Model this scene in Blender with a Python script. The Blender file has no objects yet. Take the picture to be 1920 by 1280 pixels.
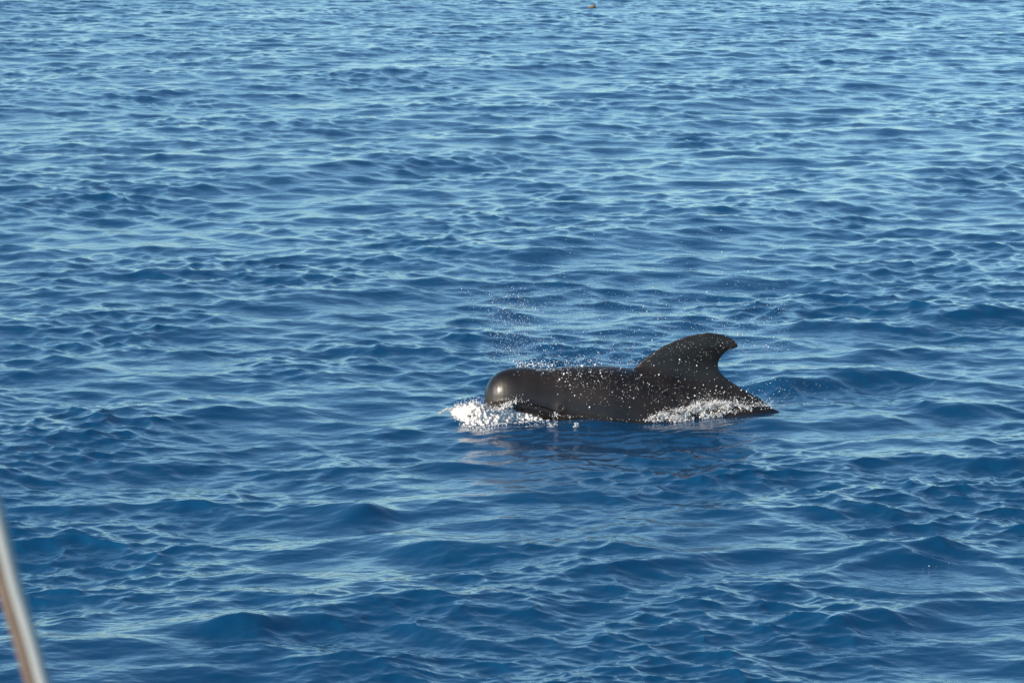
import bpy, math, random
import numpy as np
from mathutils import Vector, noise

rnd = random.Random(7)
rng = np.random.default_rng(11)
scn = bpy.context.scene

# ------------------------------------------------------------------ camera
FPX, W, H = 7200.0, 1920.0, 1280.0        # focal length and frame in photo pixels
HORIZON = -340.0                          # the horizon lies this far above the frame
CAM_H = 5.9
PITCH = math.atan((H / 2 - HORIZON) / FPX)
cam = bpy.data.cameras.new('camera')
cam.sensor_width = 36.0
cam.lens = 36.0 * FPX / W
cam.clip_start, cam.clip_end = 0.1, 40000
cam_ob = bpy.data.objects.new('camera', cam)
cam_ob.location = (0, 0, CAM_H)
cam_ob.rotation_euler = (math.pi / 2 - PITCH, 0, 0)
scn.collection.objects.link(cam_ob)
scn.camera = cam_ob
cam.dof.use_dof = True
cam.dof.focus_distance = 37.6
cam.dof.aperture_fstop = 11.0

# ------------------------------------------------------------------ sky, sun, exposure
SUN_EL, SUN_AZ = math.radians(26), math.radians(-122)     # azimuth clockwise from +Y
world = bpy.data.worlds.new('World')
scn.world = world
world.use_nodes = True
wn = world.node_tree
bg = wn.nodes['Background']
sky = wn.nodes.new('ShaderNodeTexSky')
sky.sky_type = 'NISHITA'
sky.sun_disc = False
sky.sun_elevation = SUN_EL
sky.sun_rotation = SUN_AZ
sky.air_density, sky.dust_density, sky.ozone_density = 0.75, 0.0, 2.0
tint = wn.nodes.new('ShaderNodeMix'); tint.data_type = 'RGBA'; tint.blend_type = 'MULTIPLY'; tint.inputs[0].default_value = 1.0
tint.inputs[7].default_value = (0.83, 1.055, 1.06, 1)
wn.links.new(sky.outputs[0], tint.inputs[6]); wn.links.new(tint.outputs[2], bg.inputs[0])
bg.inputs[1].default_value = 0.106
sun = bpy.data.lights.new('sun', 'SUN')
sun.energy, sun.angle, sun.color = 4.4, math.radians(0.5), (1.0, 0.87, 0.71)
sun_ob = bpy.data.objects.new('sun', sun)
sd = Vector((math.sin(SUN_AZ) * math.cos(SUN_EL), math.cos(SUN_AZ) * math.cos(SUN_EL), math.sin(SUN_EL)))
sun_ob.rotation_euler = sd.to_track_quat('Z', 'Y').to_euler()
sun_ob.location = sd * 30
scn.collection.objects.link(sun_ob)
scn.view_settings.view_transform = 'Standard'
scn.view_settings.look = 'None'
scn.view_settings.exposure = 0.72
scn.view_settings.gamma = 1.0

# ------------------------------------------------------------------ helpers
CP, SP = math.cos(PITCH), math.sin(PITCH)

def ray(px, py):
    a, b = (px - W / 2) / FPX, (H / 2 - py) / FPX
    return np.array([a, CP + b * SP, -SP + b * CP])

def on_water(px, py, z=0.0):
    d = ray(px, py)
    return np.array([0, 0, CAM_H]) + d * ((z - CAM_H) / d[2])

def at_depth(px, py, Y):
    d = ray(px, py)
    return np.array([0, 0, CAM_H]) + d * (Y / d[1])

def link(name, me, mat, parent=None, label=None, cat=None, group=None, kind=None, smooth=True):
    ob = bpy.data.objects.new(name, me)
    scn.collection.objects.link(ob)
    if mat and not me.materials:
        me.materials.append(mat)
    if parent: ob.parent = parent
    for k, v in (('label', label), ('category', cat), ('group', group), ('kind', kind)):
        if v: ob[k] = v
    if smooth:
        me.polygons.foreach_set('use_smooth', np.ones(len(me.polygons), dtype=bool))
    return ob

def np_mesh(name, verts, faces):
    """faces: (n, k) int array, all with k corners"""
    me = bpy.data.meshes.new(name)
    n, k = faces.shape
    me.vertices.add(len(verts))
    me.vertices.foreach_set('co', np.ascontiguousarray(verts, dtype=np.float32).ravel())
    me.loops.add(n * k)
    me.loops.foreach_set('vertex_index', np.ascontiguousarray(faces, dtype=np.int32).ravel())
    me.polygons.add(n)
    me.polygons.foreach_set('loop_start', np.arange(0, n * k, k, dtype=np.int32))
    me.polygons.foreach_set('loop_total', np.full(n, k, dtype=np.int32))
    me.update(calc_edges=True)
    return me

def ico(sub):
    t = (1 + 5 ** .5) / 2
    v = [(-1, t, 0), (1, t, 0), (-1, -t, 0), (1, -t, 0), (0, -1, t), (0, 1, t), (0, -1, -t), (0, 1, -t), (t, 0, -1), (t, 0, 1), (-t, 0, -1), (-t, 0, 1)]
    v = [np.array(p) / np.linalg.norm(p) for p in v]
    f = [(0, 11, 5), (0, 5, 1), (0, 1, 7), (0, 7, 10), (0, 10, 11), (1, 5, 9), (5, 11, 4), (11, 10, 2), (10, 7, 6), (7, 1, 8),
         (3, 9, 4), (3, 4, 2), (3, 2, 6), (3, 6, 8), (3, 8, 9), (4, 9, 5), (2, 4, 11), (6, 2, 10), (8, 6, 7), (9, 8, 1)]
    for _ in range(sub):
        mid, nf = {}, []
        def m(a, b):
            k = (min(a, b), max(a, b))
            if k not in mid:
                p = v[a] + v[b]; v.append(p / np.linalg.norm(p)); mid[k] = len(v) - 1
            return mid[k]
        for a, b, c in f:
            x, y, z = m(a, b), m(b, c), m(c, a)
            nf += [(a, x, z), (b, y, x), (c, z, y), (x, y, z)]
        f = nf
    return np.array(v), np.array(f)

ICO0, ICO1 = ico(0), ico(1)

def balls(centres, radii, tmpl=ICO0, stretch=0.25, jag=0.0):
    """many little drops as one vertex and face array"""
    V, F = tmpl
    n = len(centres)
    q = rng.normal(size=(n, 3, 3))
    q[:, 0] /= np.linalg.norm(q[:, 0], axis=1)[:, None]
    q[:, 1] -= (q[:, 0] * q[:, 1]).sum(1)[:, None] * q[:, 0]
    q[:, 1] /= np.linalg.norm(q[:, 1], axis=1)[:, None]
    q[:, 2] = np.cross(q[:, 0], q[:, 1])
    s = 1 + stretch * rng.uniform(-1, 1.4, size=(n, 1, 3))
    base = V[None] * s
    if jag: base = base * (1 + jag * rng.uniform(-1, 1, size=(n, len(V), 1)))
    P = np.einsum('nvi,nij->nvj', base * np.asarray(radii)[:, None, None], q) + np.asarray(centres)[:, None, :]
    Fa = F[None] + (np.arange(n) * len(V))[:, None, None]
    return P.reshape(-1, 3), Fa.reshape(-1, 3)

def merge(parts):
    vs, fs, o = [], [], 0
    for v, f in parts:
        vs.append(v); fs.append(f + o); o += len(v)
    return np.concatenate(vs), np.concatenate(fs)

def cubic(xs, ys, x):
    xs, ys = np.array(xs, float), np.array(ys, float)
    d = np.diff(ys) / np.diff(xs)
    m = np.empty_like(ys); m[0], m[-1] = d[0], d[-1]
    for i in range(1, len(xs) - 1):
        m[i] = 0 if d[i - 1] * d[i] <= 0 else 2 * d[i - 1] * d[i] / (d[i - 1] + d[i])
    i = np.clip(np.searchsorted(xs, x) - 1, 0, len(xs) - 2)
    h = xs[i + 1] - xs[i]; t = np.clip((x - xs[i]) / h, 0, 1)
    return ((2 * t**3 - 3 * t**2 + 1) * ys[i] + (t**3 - 2 * t**2 + t) * h * m[i] + (-2 * t**3 + 3 * t**2) * ys[i + 1] + (t**3 - t**2) * h * m[i + 1])

def remeshed(name, v, f, voxel, smooth_it=0):
    """one continuous surface round overlapping closed shells"""
    me = np_mesh(name, v, f)
    ob = bpy.data.objects.new(name, me); scn.collection.objects.link(ob)
    r = ob.modifiers.new('r', 'REMESH'); r.mode = 'VOXEL'; r.voxel_size = voxel; r.use_smooth_shade = True
    if smooth_it:
        s = ob.modifiers.new('s', 'SMOOTH'); s.factor = 0.5; s.iterations = smooth_it
    out = bpy.data.meshes.new_from_object(ob.evaluated_get(bpy.context.evaluated_depsgraph_get()))
    bpy.data.objects.remove(ob); bpy.data.meshes.remove(me)
    out.name = name
    return out

def coords(me):
    a = np.empty(len(me.vertices) * 3, dtype=np.float32); me.vertices.foreach_get('co', a)
    return a.reshape(-1, 3).astype(float)

def normals(me):
    a = np.empty(len(me.vertices) * 3, dtype=np.float32); me.vertices.foreach_get('normal', a)
    return a.reshape(-1, 3).astype(float)

def material(name, col, rough=0.5, spec=0.5, ior=1.45, metal=0.0, coat=0.0):
    m = bpy.data.materials.new(name); m.use_nodes = True
    b = m.node_tree.nodes['Principled BSDF']
    b.inputs['Base Color'].default_value = (*col, 1)
    b.inputs['Roughness'].default_value = rough
    b.inputs['Specular IOR Level'].default_value = spec
    b.inputs['IOR'].default_value = ior
    b.inputs['Metallic'].default_value = metal
    b.inputs['Coat Weight'].default_value = coat
    b.inputs['Coat Roughness'].default_value = 0.22
    return m, m.node_tree, b

def noise_tex(nt, scale, detail=3, rough=0.5, stretch=None, rot=0.0):
    tc = nt.nodes.new('ShaderNodeTexCoord'); src = tc.outputs['Object']
    if stretch:
        mp = nt.nodes.new('ShaderNodeMapping'); mp.inputs['Scale'].default_value = stretch
        mp.inputs['Rotation'].default_value = (0, 0, rot)
        nt.links.new(src, mp.inputs[0]); src = mp.outputs[0]
    n = nt.nodes.new('ShaderNodeTexNoise')
    n.inputs['Scale'].default_value = scale; n.inputs['Detail'].default_value = detail; n.inputs['Roughness'].default_value = rough
    nt.links.new(src, n.inputs['Vector'])
    return n

def ramp(nt, src, stops):
    r = nt.nodes.new('ShaderNodeValToRGB'); e = r.color_ramp.elements
    while len(e) < len(stops): e.new(0.5)
    for el, (p, c) in zip(e, stops): el.position = p; el.color = (*c, 1)
    nt.links.new(src, r.inputs[0]); return r

def bump(nt, src, dist, strength=1.0, chain=None):
    b = nt.nodes.new('ShaderNodeBump'); b.inputs['Distance'].default_value = dist; b.inputs['Strength'].default_value = strength
    nt.links.new(src, b.inputs['Height'])
    if chain: nt.links.new(chain.outputs[0], b.inputs['Normal'])
    return b

# ------------------------------------------------------------------ materials
M_water, nt, b = material('sea_water', (0.004, 0.062, 0.175), 0.13, ior=1.333)
n0 = noise_tex(nt, 0.12, 2)
r0 = ramp(nt, n0.outputs[0], [(0.3, (0.0022, 0.041, 0.106)), (0.7, (0.0028, 0.048, 0.120))])
nt.links.new(r0.outputs[0], b.inputs['Base Color'])
n1 = noise_tex(nt, 9.0, 3, 0.55, (0.75, 1.0, 1.0), 0.3)
n2 = noise_tex(nt, 2.6, 3, 0.5, (0.7, 1.0, 1.0), -0.35)
b1 = bump(nt, n2.outputs[0], 0.024, 1.0)
b2 = bump(nt, n1.outputs[0], 0.005, 1.0, b1)
nt.links.new(b2.outputs[0], b.inputs['Normal'])

M_skin, nt, b = material('whale_skin', (0.016, 0.013, 0.012), 0.42, 0.45, 1.38, coat=0.4)
n1 = noise_tex(nt, 3.0, 4); r1 = ramp(nt, n1.outputs[0], [(0.35, (0.0080, 0.0058, 0.0048)), (0.7, (0.024, 0.0165, 0.0120))])
nt.links.new(r1.outputs[0], b.inputs['Base Color'])
n2 = noise_tex(nt, 28.0, 4, 0.6, (0.5, 1, 1)); bb = bump(nt, n2.outputs[0], 0.004, 0.6)
nt.links.new(bb.outputs[0], b.inputs['Normal'])
r2 = ramp(nt, n1.outputs[0], [(0.3, (0.36,) * 3), (0.7, (0.54,) * 3)]); nt.links.new(r2.outputs[0], b.inputs['Roughness'])

M_eye, _, _ = material('wet_eye', (0.01, 0.008, 0.007), 0.08)
M_foam, nt, b = material('foam', (0.9, 0.9, 0.9), 0.6, 0.4)
b.inputs['Subsurface Weight'].default_value = 0.6; b.inputs['Subsurface Radius'].default_value = (0.02, 0.02, 0.02); b.inputs['Subsurface Scale'].default_value = 1.0
n1 = noise_tex(nt, 70.0, 4, 0.7); bb = bump(nt, n1.outputs[0], 0.01, 0.8); nt.links.new(bb.outputs[0], b.inputs['Normal'])
r1 = ramp(nt, n1.outputs[0], [(0.25, (0.56, 0.56, 0.55)), (0.6, (0.73, 0.71, 0.68))]); nt.links.new(r1.outputs[0], b.inputs['Base Color'])
M_drop, nt, b = material('water_drop', (0.74, 0.77, 0.77), 0.25, 0.6, 1.333)
M_rail, nt, b = material('rail_metal', (0.52, 0.50, 0.48), 0.55, 0.5, metal=0.1)
n1 = noise_tex(nt, 14.0, 4, 0.6); r1 = ramp(nt, n1.outputs[0], [(0.3, (0.31, 0.34, 0.34)), (0.7, (0.36, 0.39, 0.39))]); nt.links.new(r1.outputs[0], b.inputs['Base Color'])
M_strip, nt, b = material('warm_shade_brown', (0.16, 0.11, 0.085), 0.45)  # brown carries the warm reflected shade on the rail's left side
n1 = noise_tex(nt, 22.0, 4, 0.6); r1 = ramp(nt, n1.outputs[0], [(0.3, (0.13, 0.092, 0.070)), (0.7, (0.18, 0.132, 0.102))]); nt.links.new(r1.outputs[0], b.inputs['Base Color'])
M_wood, nt, b = material('wet_flotsam', (0.30, 0.14, 0.05), 0.6)
n1 = noise_tex(nt, 30.0, 4); r1 = ramp(nt, n1.outputs[0], [(0.3, (0.13, 0.085, 0.055)), (0.7, (0.20, 0.125, 0.08))]); nt.links.new(r1.outputs[0], b.inputs['Base Color'])

# ------------------------------------------------------------------ waves
def make_components():
    out = []
    #        lam_hi lam_lo  n   slope_rms  main dir (deg, from -Y)  spread
    bands = [(16.0, 5.0,  10, 0.024, 48, 14),
             (5.0,  2.2,  26, 0.028, 34, 24),
             (2.2,  1.1,  44, 0.048, 28, 42),
             (2.2,  0.9,  26, 0.033, -34, 22),
             (1.1,  0.5,  80, 0.078, 22, 55),
             (0.5,  0.24, 90, 0.082, 12, 58),
             (0.24, 0.12, 80, 0.064, 5, 60),
             (0.12, 0.07, 50, 0.045, 0, 55)]
    for hi, lo, n, s, d0, sp in bands:
        for i in range(n):
            lam = math.exp(math.log(lo) + (math.log(hi) - math.log(lo)) * (i + rng.random()) / n)
            k = 2 * math.pi / lam
            a = s * math.sqrt(2.0 / n) / k * rng.uniform(0.7, 1.3)
            th = math.radians(d0 + rng.normal() * sp)
            out.append((k, a, math.sin(th), -math.cos(th), rng.uniform(0, 2 * math.pi)))
    return np.array(out)

COMP = make_components()
MODC = np.array([(2 * math.pi / rng.uniform(2.5, 9), th, rng.uniform(0, 6.28)) for th in rng.uniform(0, 6.28, 14)])

def patches(x, y):
    g = np.zeros_like(x)
    for k, th, ph in MODC:
        g += np.sin(k * (x * math.cos(th) + y * math.sin(th)) + ph)
    return np.clip(1.0 + 0.21 * g, 0.42, 1.8)

# crests of their own, each where the photograph shows one: px, py of the crest, half length m, front width m, height m, turn deg
CRESTS = [(485, 1190, 0.65, 0.30, 0.14, 8), (345, 1080, 0.55, 0.35, 0.08, 0), (668, 962, 0.42, 0.28, 0.12, 25), (860, 1040, 0.8, 0.4, 0.10, -5),
          (700, 1150, 0.6, 0.3, 0.06, 10), (1240, 1075, 0.8, 0.3, 0.07, 15), (1660, 965, 0.5, 0.3, 0.09, 12), (1725, 1048, 0.55, 0.34, 0.13, 20),
          (1870, 880, 0.6, 0.32, 0.09, 5), (1860, 588, 1.0, 0.55, 0.15, 20), (1700, 660, 0.9, 0.4, 0.07, 25), (310, 518, 0.8, 0.5, 0.11, -8),
          (250, 560, 1.2, 0.5, 0.05, 5), (820, 480, 0.8, 0.5, 0.06, 0), (1560, 716, 0.9, 0.45, 0.11, 22), (1690, 705, 0.7, 0.4, 0.11, 15),
          (1480, 725, 0.5, 0.4, 0.10, 5), (1520, 560, 0.8, 0.4, 0.05, 25), (120, 1110, 0.6, 0.3, 0.06, -5), (1100, 930, 0.9, 0.3, 0.07, 5),
          (110, 940, 0.5, 0.3, 0.06, 0), (240, 900, 0.5, 0.3, 0.05, 8), (1000, 480, 1.0, 0.5, 0.05, 15), (1820, 770, 0.8, 0.35, 0.07, 10),
          (660, 345, 0.9, 0.6, 0.07, 0), (1640, 1170, 0.9, 0.4, 0.09, 18), (1300, 1190, 0.8, 0.35, 0.06, 10), (900, 1210, 0.7, 0.35, 0.06, -10)]
CR = []
for px, py, L, w, h, deg in CRESTS:
    p = on_water(px, py); CR.append((p[0], p[1], L * 0.85, w * 0.8, h * 0.8, math.radians(deg * 2.2)))

YB = on_water(1180, 786)[1] + 0.40                # the whale's middle plane
def wx(px): return at_depth(px, 775, YB)[0]
def wz(px, py): return at_depth(px, py, YB)[2]

def local_shape(x, y):
    """heights of single crests, the whale's bow wave and wake; and how much of the chop is left"""
    h = np.zeros_like(x); keep = np.ones_like(x)
    for cx, cy, L, w, hh, a in CR:
        ca, sa = math.cos(a), math.sin(a)
        u = (x - cx) * ca + (y - cy) * sa; v = -(x - cx) * sa + (y - cy) * ca
        m = (np.abs(u) < 3 * L) & (np.abs(v) < 5 * w)
        if not m.any(): continue
        uu, vv = u[m], v[m]
        vv = vv - 0.25 * uu * uu / L * 0.4
        f = np.where(vv < 0, np.exp(-np.sqrt((vv / w) ** 2 + 0.03) * 1.35 + .23), np.exp(-np.sqrt((vv / (1.7 * w)) ** 2 + 0.03) * 1.35 + .23))
        h[m] += hh * f * np.exp(-(uu / L) ** 2) - 0.35 * hh * np.exp(-((vv + 1.6 * w) / w) ** 2 - (uu / L) ** 2)
    # near the whale
    x0, x1 = wx(905), wx(1450)
    dx = np.where(x < x0, x0 - x, np.where(x > x1, x - x1, 0)); dy = y - YB
    d = np.sqrt((dx * 0.8) ** 2 + np.where(dy < 0, dy * 0.55, dy) ** 2)
    keep *= 1 - 0.40 * np.exp(-(d / 1.0) ** 4)
    bx = wx(900)
    h += 0.05 * np.exp(-((x - bx) / 0.45) ** 2 - ((dy + 0.25) / 0.45) ** 2)                 # bow wave
    h += 0.050 * np.exp(-((x - wx(1085)) / 0.36) ** 2 - ((dy + 0.50) / 0.22) ** 2)          # bulge by the jaw
    h -= 0.030 * np.exp(-((x - wx(1200)) / 0.30) ** 2 - ((dy + 0.60) / 0.30) ** 2)
    h += 0.070 * np.exp(-((x - wx(1420)) / 0.42) ** 2 - ((dy + 0.55) / 0.35) ** 2)          # water closing over the tail stock
    # ring ripples thrown forward by the body
    s = (x * 0.35 - y); u = dy + 0.9
    h += 0.0075 * np.sin(2 * math.pi * (s + 0.05 * np.sin(x * 4.1) + 0.04 * np.sin(x * 9.3 + y * 3)) / 0.22) * np.exp(-(u / 0.6) ** 2 - ((x - wx(1150)) / 1.3) ** 2)
    # smooth footprint left by a dive, lower right
    p = on_water(1740, 1090); rr = np.sqrt(((x - p[0]) / 1.0) ** 2 + ((y - p[1]) / 0.9) ** 2)
    keep *= 1 - 0.75 * np.exp(-(rr / 0.75) ** 4)
    h += 0.018 * np.sin(rr * 11) * np.exp(-((rr - 0.9) / 0.35) ** 2)
    return h, keep

def wave(x, y, wts=None, chop=1.5):
    """surface point over (x, y): displaced x, y, z"""
    h, keep = local_shape(x, y)
    pt = patches(x, y)
    keep = keep * (1 - 0.13 * np.clip((np.hypot(x, y) - 50) / 60, 0, 1))      # the breeze is lighter farther out
    X, Y = np.zeros_like(x), np.zeros_like(x)
    big = np.zeros_like(x); small = np.zeros_like(x)
    for j, (k, a, dx, dy, ph) in enumerate(COMP):
        w = 1.0 if wts is None else wts[j]
        if np.ndim(w) == 0 and w < 0.02: continue
        p = (k * dx) * x + (k * dy) * y + ph
        g = a * w * keep
        if k > 2 * math.pi / 0.6: g = g * pt
        c = g * np.cos(p); s = g * np.sin(p)
        if k > 2 * math.pi / 0.6: small += c
        else: big += c
        X -= chop * dx * s; Y -= chop * dy * s
    return x + X, y + Y, h + big + small

# polar sheet round the camera's foot, out to the horizon; fine where waves can be told apart
f1 = FPX * 1024 / 1920
rad = list(np.geomspace(0.4, 24.0, 34))
r = 24.0
while r < 146:
    rad.append(r); r += min(r * r / (CAM_H * f1) * 0.80, 0.165)
rad += list(np.geomspace(146.5, 25000, 150))
rad = np.array(sorted(rad))
dth = 1.05 / f1
fine = np.arange(-0.162, 0.162, dth)
side = 0.162 + np.cumsum(np.geomspace(dth * 1.5, 0.22, 60)); side = side[side < math.pi]
th = np.concatenate([-side[::-1], fine, side])
is_fine = np.concatenate([np.zeros(len(side), bool), np.ones(len(fine), bool), np.zeros(len(side), bool)])
R, T = len(rad), len(th)
P = np.zeros((R, T, 3), dtype=np.float32)
drs = np.gradient(rad); dts = np.gradient(th)
kk, kdx, kdy = COMP[:, 0], COMP[:, 2], COMP[:, 3]
st = lambda a: np.clip((2.7 - a) / 0.9, 0, 1)          # fades a wave out as the grid stops resolving it
sf = np.sin(th); cf = np.cos(th)
for i in range(R):
    rr = rad[i]
    wf = st(kk * np.abs(kdy) * drs[i]) * st(kk * np.abs(kdx) * rr * dth)
    x, y = rr * sf[is_fine], rr * cf[is_fine]
    P[i, is_fine] = np.stack(wave(x, y, wf), -1)
    x, y = rr * sf[~is_fine], rr * cf[~is_fine]
    m = np.maximum(drs[i], rr * dts[~is_fine])
    wc = [st(k * m * 0.8) for k in kk]
    wc = [w if w.max() > 0.02 else 0.0 for w in wc]
    P[i, ~is_fine] = np.stack(wave(x, y, wc), -1)
idx = np.arange(R * T).reshape(R, T)
nxt = np.roll(idx, -1, axis=1)
F = np.stack([idx[:-1], nxt[:-1], nxt[1:], idx[1:]], -1).reshape(-1, 4)
me = np_mesh('sea', P.reshape(-1, 3), F[:, ::-1])
if me.polygons[0].normal.z < 0:
    me.flip_normals()
sea = link('sea', me, M_water, kind='structure', label='open blue sea ruffled by small wind waves out to the horizon')

def sea_z(x, y):
    x = np.atleast_1d(np.asarray(x, float)); y = np.atleast_1d(np.asarray(y, float))
    return wave(x, y)[2]

# ------------------------------------------------------------------ whale
def shell(rings):
    """closed surface through rings, each (n, 3)"""
    n = len(rings[0]); vs = np.concatenate(rings)
    fs = []
    for i in range(len(rings) - 1):
        a = i * n + np.arange(n); bq = i * n + (np.arange(n) + 1) % n
        fs.append(np.stack([a, bq, bq + n], -1)); fs.append(np.stack([a, bq + n, a + n], -1))
    c0, c1 = len(vs), len(vs) + 1
    vs = np.concatenate([vs, [rings[0].mean(0)], [rings[-1].mean(0)]])
    j = np.arange(n); k = (j + 1) % n; o = (len(rings) - 1) * n
    fs.append(np.stack([k, j, np.full(n, c0)], -1)); fs.append(np.stack([o + j, o + k, np.full(n, c1)], -1))
    return vs, np.concatenate(fs)

top = [(906.5, 742), (908.5, 730), (913, 716), (921, 704), (932, 695), (945, 689.5), (962, 686), (985, 685.5), (1008, 688), (1030, 688.5), (1060, 685.5),
       (1110, 684.5), (1150, 686), (1190, 691), (1240, 703), (1290, 716), (1345, 727), (1400, 744), (1430, 757), (1456, 771), (1500, 790), (1600, 820), (1700, 840), (1850, 868)]
bot = [(906.5, 752), (908.5, 768), (913, 782), (921, 788), (945, 797), (1000, 808), (1060, 828), (1150, 862), (1240, 872), (1345, 866), (1455, 852), (1600, 858), (1700, 870), (1850, 878)]
wid = [(906.5, .03), (908.5, .075), (913, .13), (921, .18), (932, .22), (945, .25), (965, .275), (1000, .30), (1060, .36), (1150, .42), (1240, .42), (1345, .35), (1455, .24), (1600, .13), (1700, .08), (1850, .04)]
pxs = np.concatenate([906.5 + 12 * np.linspace(0, 1, 12) ** 2, np.linspace(921, 1850, 110)])
tp = cubic(*zip(*top), pxs); bt = cubic(*zip(*bot), pxs); wd = cubic(*zip(*wid), pxs)
NA = 64
an = np.linspace(0, 2 * math.pi, NA, endpoint=False)
rings = []
for px, t_, b_, w_ in zip(pxs, tp, bt, wd):
    X, zt, zb = wx(px), wz(px, t_), wz(px, b_)
    zc = zt * 0.45 + zb * 0.55
    ridge = float(np.clip((px - 1165) / 150, 0, 1)) ** 1.2
    ca, sa = np.cos(an), np.sin(an)
    e = 0.92 + 0.0 * ridge
    yy = w_ * np.sign(ca) * np.abs(ca) ** e
    zz = np.where(sa > 0, zc + (zt - zc) * np.abs(sa) ** 1.0, zc + (zb - zc) * np.abs(sa))
    # the back narrows to a keel behind the middle of the body
    up = np.clip(sa, 0, 1)
    yy = yy * (1 - 0.62 * ridge * up)
    rings.append(np.stack([np.full(NA, X), YB + yy, zz], -1))
parts = [shell(rings)]
# dorsal fin: (py, leading px, trailing px)
fin = [(775, 1150, 1440), (760, 1158, 1436), (750, 1162, 1425), (738, 1166, 1400), (727, 1170, 1384), (714, 1174, 1364), (701, 1180, 1350), (692, 1186, 1345.5), (686, 1192, 1345), (679, 1199, 1346.5),
       (672, 1207, 1350), (666, 1215, 1355.5), (661, 1222.5, 1362), (657.5, 1229, 1370), (655, 1232.5, 1382.5), (651, 1239, 1384), (646, 1249, 1381.5), (641, 1260, 1376.5),
       (636, 1273, 1369.5), (632, 1286, 1361), (629, 1299, 1351), (627, 1312, 1341), (625.8, 1322, 1332)]
cs = np.linspace(0, 1, 26)
frings = []
for py, a_, b_ in fin:
    xa, xb, z = wx(a_), wx(b_ + 5), wz(1250, py)
    zb = wz(1250, 705)
    taper = np.clip((z - zb) / (wz(1250, 626) - zb), 0, 1)
    half = 0.040 * (1 - 0.72 * taper - 0.22 * taper ** 6) + 0.15 * math.exp(-max(0, z - wz(1250, 750)) / 0.10)
    prof = half * (np.sqrt(cs) * (1 - cs) ** 0.9 * 2.0 + 0.0) + 0.006 * np.sqrt(np.clip(cs * (1 - cs) * 4, 0, 1))
    xs = xa + (xb - xa) * cs
    up_ = np.stack([xs, YB + prof, np.full(26, z)], -1); dn_ = np.stack([xs[1:-1][::-1], YB - prof[1:-1][::-1], np.full(24, z)], -1)
    frings.append(np.concatenate([up_, dn_]))
v, f = shell(frings); parts.append((v, f))
# flippers and flukes, below the water
def blade(root, tip, chord, sweep, thick):
    root, tip = np.array(root), np.array(tip); rs = []
    for s in np.linspace(0, 1, 14):
        c = root + (tip - root) * s; ch = chord * (1 - s) ** 0.55 + 0.02
        c = c + np.array([sweep * s * s, 0, 0]); ang = np.linspace(0, 2 * math.pi, 20, endpoint=False)
        rs.append(np.stack([c[0] + ch / 2 * np.cos(ang), np.full(20, c[1]), c[2] + thick * (1 - .7 * s) * np.sin(ang)], -1))
    return shell(rs)
for sgn in (-1, 1):
    parts.append(blade((wx(1085), YB + sgn * 0.22, -0.30), (wx(1170), YB + sgn * 0.75, -0.62), 0.30, 0.25, 0.035))
    parts.append(blade((wx(1830), YB, -0.50), (wx(1860), YB + sgn * 0.62, -0.54), 0.34, 0.22, 0.03))
v, f = merge(parts)
wm = remeshed('pilot_whale', v, f, 0.010, 4)
c = coords(wm)
# ease the crease where the fin grows out of the back
ed = np.empty(len(wm.edges) * 2, dtype=np.int32); wm.edges.foreach_get('vertices', ed); ed = ed.reshape(-1, 2)
deg = np.bincount(ed.ravel(), minlength=len(c))[:, None]
sm = lambda a, lo, hi: np.clip((a - lo) / (hi - lo), 0, 1)
mk = sm(c[:, 0], wx(1150), wx(1195)) * sm(-c[:, 0], -wx(1400), -wx(1360)) * sm(c[:, 2], wz(0, 765), wz(0, 740)) * sm(-c[:, 2], -wz(0, 672), -wz(0, 690)) * sm(np.abs(c[:, 1] - YB), 0.012, 0.035)
for _ in range(90):
    acc = np.stack([np.bincount(ed[:, 0], c[ed[:, 1], q], len(c)) + np.bincount(ed[:, 1], c[ed[:, 0], q], len(c)) for q in range(3)], -1)
    c += (acc / deg - c) * (0.7 * mk)[:, None]
wm.vertices.foreach_set('co', c.astype(np.float32).ravel()); wm.update()
n = normals(wm)
# mouth line, lip, eye hollow, blowhole dent, shoulder folds
def line_d(c, pts):
    best = np.full(len(c), 9.0); sgn = np.zeros(len(c))
    for (xa, za), (xb, zb) in zip(pts[:-1], pts[1:]):
        ex, ez = xb - xa, zb - za; L2 = ex * ex + ez * ez
        t = np.clip(((c[:, 0] - xa) * ex + (c[:, 2] - za) * ez) / L2, 0, 1)
        qx, qz = c[:, 0] - xa - t * ex, c[:, 2] - za - t * ez
        d = np.hypot(qx, qz); m = d < best
        best[m] = d[m]; sgn[m] = np.sign(qz[m])
    return best, sgn
mouth = [(wx(p), wz(p, q) - 0.0) for p, q in ((909, 750), (925, 748), (950, 745), (985, 749), (1015, 755), (1036, 764))]
d, sg = line_d(c, mouth)
fade = np.clip((c[:, 0] - wx(915)) / (wx(950) - wx(915)), 0, 1)
off = -0.010 * fade * np.exp(-(d / 0.012) ** 2) + 0.007 * fade * np.exp(-((d - 0.028) / 0.018) ** 2) * (sg > 0) - 0.004 * fade * np.exp(-((d - 0.05) / 0.03) ** 2) * (sg < 0)
ex_, ez_ = wx(1044), wz(1044, 752)
de = np.hypot(c[:, 0] - ex_, c[:, 2] - ez_)
off += np.where(np.abs(c[:, 1] - YB) > 0.1, 0.012 * np.exp(-(de / 0.05) ** 2) - 0.016 * np.exp(-(de / 0.018) ** 2), 0)
fold, _ = line_d(c, [(wx(1190), wz(0, 700)), (wx(1230), wz(0, 716)), (wx(1262), wz(0, 738)), (wx(1280), wz(0, 765))])
off += np.where(c[:, 2] > -0.1, -0.020 * np.exp(-(fold / 0.035) ** 2), 0)
bl = np.hypot(c[:, 0] - wx(1022), c[:, 1] - YB)
off += np.where(c[:, 2] > 0.3, -0.014 * np.exp(-(bl / 0.05) ** 2), 0)
c += n * off[:, None]
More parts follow.
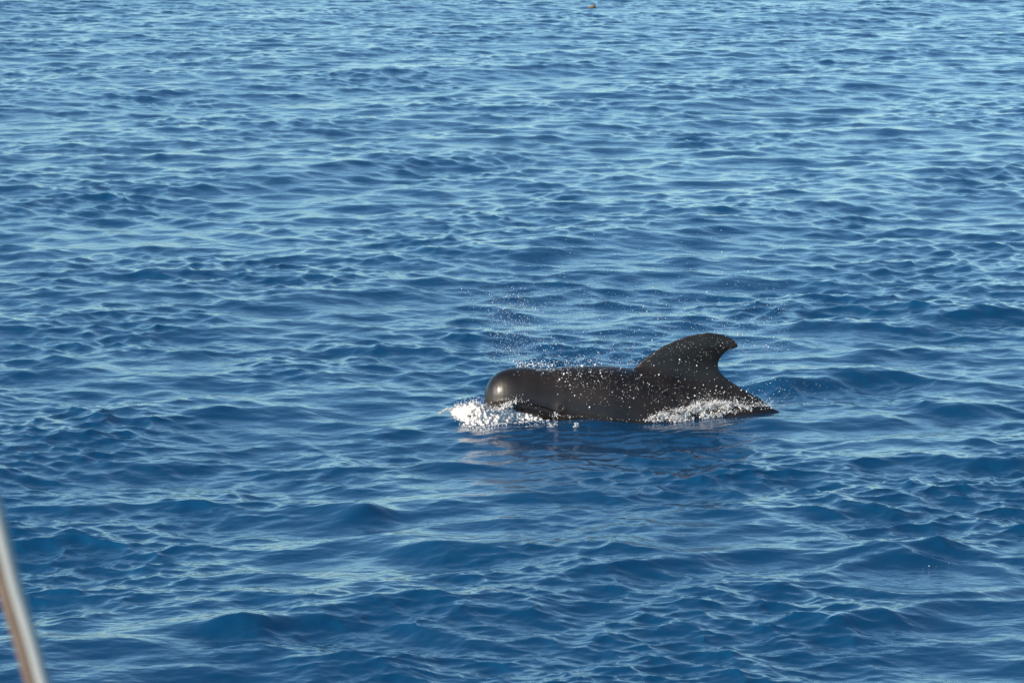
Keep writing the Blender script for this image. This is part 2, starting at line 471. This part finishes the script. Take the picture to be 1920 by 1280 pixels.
YAW = math.radians(-6)                             # head turned a little towards the camera
pc = np.array([wx(1180), YB, 0.0])
def turn(p):
    q = np.asarray(p, float) - pc; ca, sa = math.cos(-YAW), math.sin(-YAW)
    return np.stack([q[..., 0] * ca - q[..., 1] * sa, q[..., 0] * sa + q[..., 1] * ca, q[..., 2]], -1) + pc
c = turn(c)
wm.vertices.foreach_set('co', (c - pc).astype(np.float32).ravel()); wm.update()
whale = link('pilot_whale', wm, M_skin, label='black pilot whale with a round forehead and hooked back fin swimming left at the surface', cat='whale')
whale.location = pc
wn_ = normals(wm)
for sgn in (-1, 1):
    m = (np.abs(c[:, 2] - ez_) < 0.03) & (sgn * ((c - turn(np.array([ex_, YB, 0])))[:, 1]) > 0.1)
    tgt = turn(np.array([ex_, YB + sgn * 0.33, ez_]))
    i = np.argmin(np.linalg.norm(c - tgt, axis=1))
    V, Fc = ico(2)
    link('eye', np_mesh('eye', V * 0.016 + (c[i] - pc) - wn_[i] * 0.006, Fc), M_eye, parent=whale)

# ------------------------------------------------------------------ drops on and round the whale
def photo_xy(p):
    q = p - np.array([0, 0, CAM_H]); zc = q[:, 1] * CP - q[:, 2] * SP; yc = q[:, 1] * SP + q[:, 2] * CP
    return W / 2 + FPX * q[:, 0] / zc, H / 2 - FPX * yc / zc
fx, fy = photo_xy(c)
toc = np.array([0, 0, CAM_H]) - c; toc /= np.linalg.norm(toc, axis=1)[:, None]
vis = ((wn_ * toc).sum(1) > 0.05) & (c[:, 2] > 0.02)
def dens(px, py):
    """how thickly drops cover the skin, read along the body"""
    g = lambda cx, cy, sx, sy, a: a * np.exp(-((px - cx) / sx) ** 2 - ((py - cy) / sy) ** 2)
    d = 0.10 + g(1100, 712, 60, 26, 1.0) + g(1030, 694, 40, 9, 1.0) + g(1160, 730, 70, 22, .6) + g(1290, 690, 90, 40, .14) + g(1290, 745, 90, 22, .5) + g(1430, 758, 40, 9, 1.6) + g(1390, 745, 50, 14, .6)
    return d * np.where(px < 1000, 0.06, 1) * np.where((px < 1040) & (py > 712), 0.05, 1)
w = dens(fx, fy) * vis; w /= w.sum()
pick = rng.choice(len(c), 1200, p=w)
rad_ = np.clip(rng.lognormal(math.log(0.0015), 0.68, len(pick)), 0.0015, 0.010)
big = rng.random(len(pick)) < 0.08; rad_[big] *= 1.4; rad_ = np.minimum(rad_, 0.008)
cen = c[pick] + wn_[pick] * rad_[:, None] * 0.4 + rng.normal(size=(len(pick), 3)) * 0.003
v, f = balls(cen, rad_, ICO1, 0.35)
ob = link('water_drops', np_mesh('water_drops', v, f), M_drop, label='white water drops beading on the back and fin of the whale', cat='water drops', kind='stuff')

def cloud(n, fn, r_med, sig, rmax):
    pts = np.array([fn() for _ in range(n)])
    return pts, np.clip(rng.lognormal(math.log(r_med), sig, n), 0.0012, rmax)
def air():
    t = rnd.random()
    if t < 0.30:     # column above the blowhole, leaning left then drifting right
        u = rnd.random() ** 0.8
        px = rnd.gauss(972 - 12 * u, 12 + 36 * u); py = 690 - 140 * u + rnd.gauss(0, 10)
    elif t < 0.92:   # mist carried back over the body
        u = rnd.random(); px = rnd.uniform(920, 1480); py = 690 - abs(rnd.gauss(0, 1)) * 90 - 10; 
        if px > 1180: py = min(py, 640 + rnd.random() * 30) if rnd.random() < .7 else py
    else:            # low spray by the fin and over the tail
        px = rnd.gauss(1440, 60); py = rnd.gauss(735, 18)
    return at_depth(px, min(py, 760), YB + rnd.gauss(0, 0.35))
p1, r1_ = cloud(4600, air, 0.00150, 0.5, 0.006)
def lip():
    px = 968 + 75 * rnd.random() ** 1.3
    return at_depth(px, 688 - abs(rnd.gauss(0, 5)), YB + rnd.gauss(0, 0.06))
p2, r2_ = cloud(150, lip, 0.003, 0.4, 0.008)
def over_back():
    px = rnd.gauss(1120, 90); return at_depth(px, 684 - abs(rnd.gauss(0, 9)), YB + rnd.gauss(0, 0.12))
p3, r3_ = cloud(260, over_back, 0.0022, 0.4, 0.006)
v, f = merge([balls(p1, r1_, ICO0, .3), balls(p2, r2_, ICO1, .4), balls(p3, r3_, ICO1, .3)])
link('blow_spray', np_mesh('blow_spray', v, f), M_drop, label='fine white spray blown up into the air above the head of the whale', cat='spray', kind='stuff')

# ------------------------------------------------------------------ foam
def foam_body(name, seeds, voxel, amp, grain_n, grain_r, extra, label, cat):
    """seeds: (centre, radius) lumps; a ragged skin of grains and loose drops over a lumpy core"""
    cen = np.array([s[0] for s in seeds]); rr = np.array([s[1] for s in seeds])
    v, f = balls(cen, rr, ICO1, 0.45, 0.1)
    cm = remeshed(name + '_core', v, f, voxel, 1)
    cc, nn = coords(cm), normals(cm)
    o = np.array([amp * (noise.fractal(Vector(p * 28), 0.9, 2.2, 3) * 0.8 + 0.6 * noise.noise(Vector(p * 75))) for p in cc])
    cc = cc + nn * o[:, None]
    cm.vertices.foreach_set('co', cc.astype(np.float32).ravel()); cm.update()
    cm.calc_loop_triangles()
    tri = np.empty(len(cm.loop_triangles) * 3, dtype=np.int32); cm.loop_triangles.foreach_get('vertices', tri)
    core = (cc, tri.reshape(-1, 3))
    pk = rng.choice(len(cc), grain_n)
    gr = np.clip(rng.lognormal(math.log(grain_r), 0.5, grain_n), 0.0015, 0.018)
    gc = cc[pk] + nn[pk] * (np.abs(rng.normal(size=grain_n)) * 0.008)[:, None] + rng.normal(size=(grain_n, 3)) * 0.004
    ps = [core, balls(gc, gr, ICO0, 0.5, 0.15)]
    if extra is not None: ps.append(balls(extra[0], extra[1], ICO0, 0.5, 0.1))
    v, f = merge(ps)
    bpy.data.meshes.remove(cm)
    return link(name, np_mesh(name, v, f), M_foam, label=label, cat=cat, kind='stuff')

# bow splash: along px, the upper edge of the white water
def bow_top(px): return cubic([842, 856, 875, 890, 905, 930, 952, 962, 985, 1000, 1012, 1025], [773, 764, 760, 754, 762, 768, 758, 752, 754, 764, 775, 783], px)
def bow_low(px): return cubic([842, 856, 875, 900, 930, 975, 1010, 1025], [776, 786, 796, 798, 796, 789, 788, 787], px)
seeds = []
for _ in range(1500):
    px = rnd.uniform(850, 1018) if rnd.random() < .9 else rnd.uniform(842, 860)
    a_, b_ = bow_top(px), bow_low(px)
    u = rnd.random() ** 0.85
    py = b_ + (a_ + 2 - b_) * u
    edge = min(1.0, (px - 838) / 25, (1030 - px) / 22)
    Yd = on_water(px, b_)[1] + 0.02 + 0.20 * u + rnd.uniform(0, 0.10)
    rr_ = rnd.uniform(0.007, 0.021) * max(edge, .3)
    p = at_depth(px, py, Yd)
    seeds.append((p, rr_))
    if rnd.random() < .5: seeds.append((p * np.array([1, 1, .4]) + np.array([0, .05, 0]), rr_))
ex, er = [], []
for _ in range(900):     # flung drops and little spikes above the edge
    px = rnd.uniform(848, 1030); a_ = bow_top(px)
    py = a_ - abs(rnd.gauss(0, 7)) + 3
    ex.append(at_depth(px, py, on_water(px, bow_low(px))[1] + rnd.uniform(0.05, 0.3))); er.append(max(.0012, rnd.gauss(0.0026, 0.0014)))
for _ in range(60):      # upright spikes
    px = rnd.uniform(855, 1005); a_ = bow_top(px); hgt = rnd.uniform(5, 14); lean = rnd.uniform(-.5, .5)
    Yd = on_water(px, bow_low(px))[1] + rnd.uniform(0.1, 0.25)
    for q in range(9):
        s = q / 8; ex.append(at_depth(px + lean * hgt * s, a_ + 4 - hgt * s, Yd)); er.append(0.008 * (1 - s) + 0.002)
for _ in range(160):     # thin tongue to the left
    s = rnd.random(); px = 823 + 32 * s; py = 775 - 9 * math.sin(s * 2.2) + rnd.gauss(0, 1.2)
    ex.append(at_depth(px, py, on_water(px, 778)[1] + 0.05)); er.append(rnd.uniform(.003, .007))
for _ in range(420):     # little jets by the jaw
    k = rnd.choice([(1042, 797, 5, 26), (1036, 784, 9, 7), (1022, 782, 9, 5), (1080, 800, 5, 8), (1073, 783, 8, 4), (1032, 800, 9, 8)])
    px = rnd.gauss(k[0], k[2] * .45); py = k[1] - rnd.random() ** 1.5 * k[3]
    ex.append(at_depth(px, py, on_water(k[0], k[1])[1] + rnd.gauss(0, .02))); er.append(rnd.uniform(.002, .005))
for _ in range(90):     # specks where the skin cuts the water
    px = rnd.uniform(1030, 1225); p = at_depth(px, 779 + 9 * min(1, max(0, (px - 1060) / 110)) + rnd.gauss(0, 1.6), YB - 0.42 - rnd.random() * 0.05)
    p[2] = max(p[2], sea_z(p[0], p[1])[0]); ex.append(p); er.append(rnd.uniform(.0012, .0035))
for _ in range(260):     # foam flecks lying at its foot
    px = rnd.uniform(850, 1030); py = bow_low(px) + abs(rnd.gauss(0, 3.0))
    p = on_water(px, py); p[2] = sea_z(p[0], p[1])[0]
    ex.append(p); er.append(rnd.uniform(.002, .007))
foam_body('bow_splash', seeds, 0.006, 0.012, 3500, 0.0016, (np.array(ex), np.array(er)),
          'white foaming splash heaped against the chin of the whale', 'splash')

# flank foam: washes over the skin below the fin
def fl_top(px): return cubic([1212, 1240, 1262, 1290, 1310, 1335, 1360, 1385, 1402], [785, 775, 771, 764, 755, 751.5, 754, 758, 764], px)
def fl_low(px): return cubic([1212, 1240, 1290, 1330, 1360, 1385, 1402], [787, 789, 789, 786, 777, 771, 767], px)
fl = (fx > 1205) & (fx < 1408) & (fy < 800) & (fy > 745) & ((wn_ * toc).sum(1) > 0.03)
ci, nx_, ny_, px_, py_ = c[fl], wn_[fl], None, fx[fl], fy[fl]
a_, b_ = fl_top(px_), fl_low(px_)
inside = (py_ > a_ - 1) & (py_ < b_ + 2)
cand = np.where(inside)[0]
u = (b_ - py_) / np.maximum(b_ - a_, 1)
pat = np.array([0.5 + noise.noise(Vector((p[0] * 9, p[1] * 9, p[2] * 16))) for p in ci])
wgt = np.where(inside, np.clip(0.12 + 1.3 * np.exp(-((u - 0.80) / 0.22) ** 2) * (px_ > 1290) + 1.0 * np.exp(-((px_ - 1255) / 32) ** 2) + 0.4 * (u < .25), 0, 2) * np.clip(pat, .05, 1) ** 1.5, 0)
wgt /= wgt.sum()
pk = rng.choice(len(ci), 330, p=wgt)
seeds = [(ci[i] + nx_[i] * rnd.uniform(-.004, .006), rnd.uniform(.006, .014)) for i in pk]
pk = rng.choice(len(ci), 2600, p=wgt)
e1 = ci[pk] + nx_[pk] * np.abs(rng.normal(size=len(pk)) * 0.012)[:, None] + rng.normal(size=(len(pk), 3)) * 0.006
r_1 = np.clip(rng.lognormal(math.log(0.0025), .45, len(pk)), .0015, .009)
ex, er = [], []
for _ in range(700):
    px = rnd.uniform(1212, 1450)
    py = (fl_top(px) if px < 1402 else 760 - (px - 1402) * 0.02) - abs(rnd.gauss(0, 7)) + 3
    ex.append(at_depth(px, py, YB - 0.36 + rnd.gauss(0, .05) + 0.2 * (px > 1390))); er.append(rnd.uniform(.0015, .0042))
foam_body('flank_foam', seeds, 0.008, 0.008, 2400, 0.0024, (np.concatenate([e1, ex]), np.concatenate([r_1, er])),
          'cream white foam washing over the flank of the whale below its fin', 'foam')

# white beads standing in for glints on the slick at the lower right
gl = []
for px, py, rr_ in ((1710.5, 1055.5, .0022), (1742, 1066, .004), (1779, 1063, .0025), (1731, 1069, .0015), (1755, 1066, .0015)):
    p = on_water(px, py); p[2] = sea_z(p[0], p[1])[0] + .01; gl.append((p, rr_))
v, f = balls(np.array([g[0] for g in gl]), np.array([g[1] for g in gl]), ICO1, .2)
link('glint_flecks', np_mesh('glint_flecks', v, f), M_drop, label='few tiny white beads standing for glints on a dark swirl at the lower right', cat='glint', kind='stuff')

# ------------------------------------------------------------------ boat rail, out of focus at the lower left
def tube(pts, r, seg=32):
    pts = [np.array(p, float) for p in pts]; rs = []
    for i, p in enumerate(pts):
        t = pts[min(i + 1, len(pts) - 1)] - pts[max(i - 1, 0)]; t /= np.linalg.norm(t)
        s = np.cross(t, [0, 1, 0]); s /= np.linalg.norm(s); q = np.cross(s, t)
        a = np.linspace(0, 2 * math.pi, seg, endpoint=False)
        rs.append(p + r * (np.cos(a)[:, None] * s + np.sin(a)[:, None] * q))
    return shell(rs)
YR = 4.2
def rail_px(py): return cubic([700, 960, 1000, 1100, 1200, 1280, 1400, 1700, 2400], [-88, -25, -15, 10.5, 41, 63, 99, 190, 410], py)
pts = [at_depth(rail_px(py), py, YR) for py in np.linspace(600, 2400, 60)]
RU = FPX / YR
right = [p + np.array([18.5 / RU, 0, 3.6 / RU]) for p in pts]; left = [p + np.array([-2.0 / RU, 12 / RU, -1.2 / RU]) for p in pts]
v, f = tube(right, 14 / RU)
root = pts[-1].copy()
rm = np_mesh('boat_rail', v - root, f)
rail = link('boat_rail', rm, M_rail, label='blurred pale grey metal rail slanting across the lower left corner', cat='rail')
rail.location = root
v, f = tube(left, 17 / RU)  # second tube added as the rail's shaded half
link('rail_shade_strip', np_mesh('rail_shade_strip', v - root, f), M_strip, parent=rail, label='brown strip standing for the shaded, warm reflecting side of the rail')

# ------------------------------------------------------------------ flotsam near the top edge
p = on_water(1109, 15.5)
z = sea_z(p[0], p[1])[0]
rs = []
for s in np.linspace(0, 1, 12):
    a = np.linspace(0, 2 * math.pi, 14, endpoint=False)
    wd_ = 0.055 * math.sin(math.pi * min(1, .06 + s * .9)) ** .6
    hg = 0.02 + 0.05 * s ** 1.2 * (1 if s < .85 else .7)
    wob = 1 + .18 * np.sin(3 * a + s * 5)
    rs.append(np.stack([np.full(14, -0.12 + .25 * s), wd_ * np.cos(a) * wob, hg * np.sin(a) * wob + .05 * s], -1))
v, f = shell(rs)
fl_ = link('driftwood', np_mesh('driftwood', v, f), M_wood, label='tiny orange brown piece of flotsam on the far water at the top edge', cat='flotsam')
fl_.location = (p[0], p[1], z + 0.06)
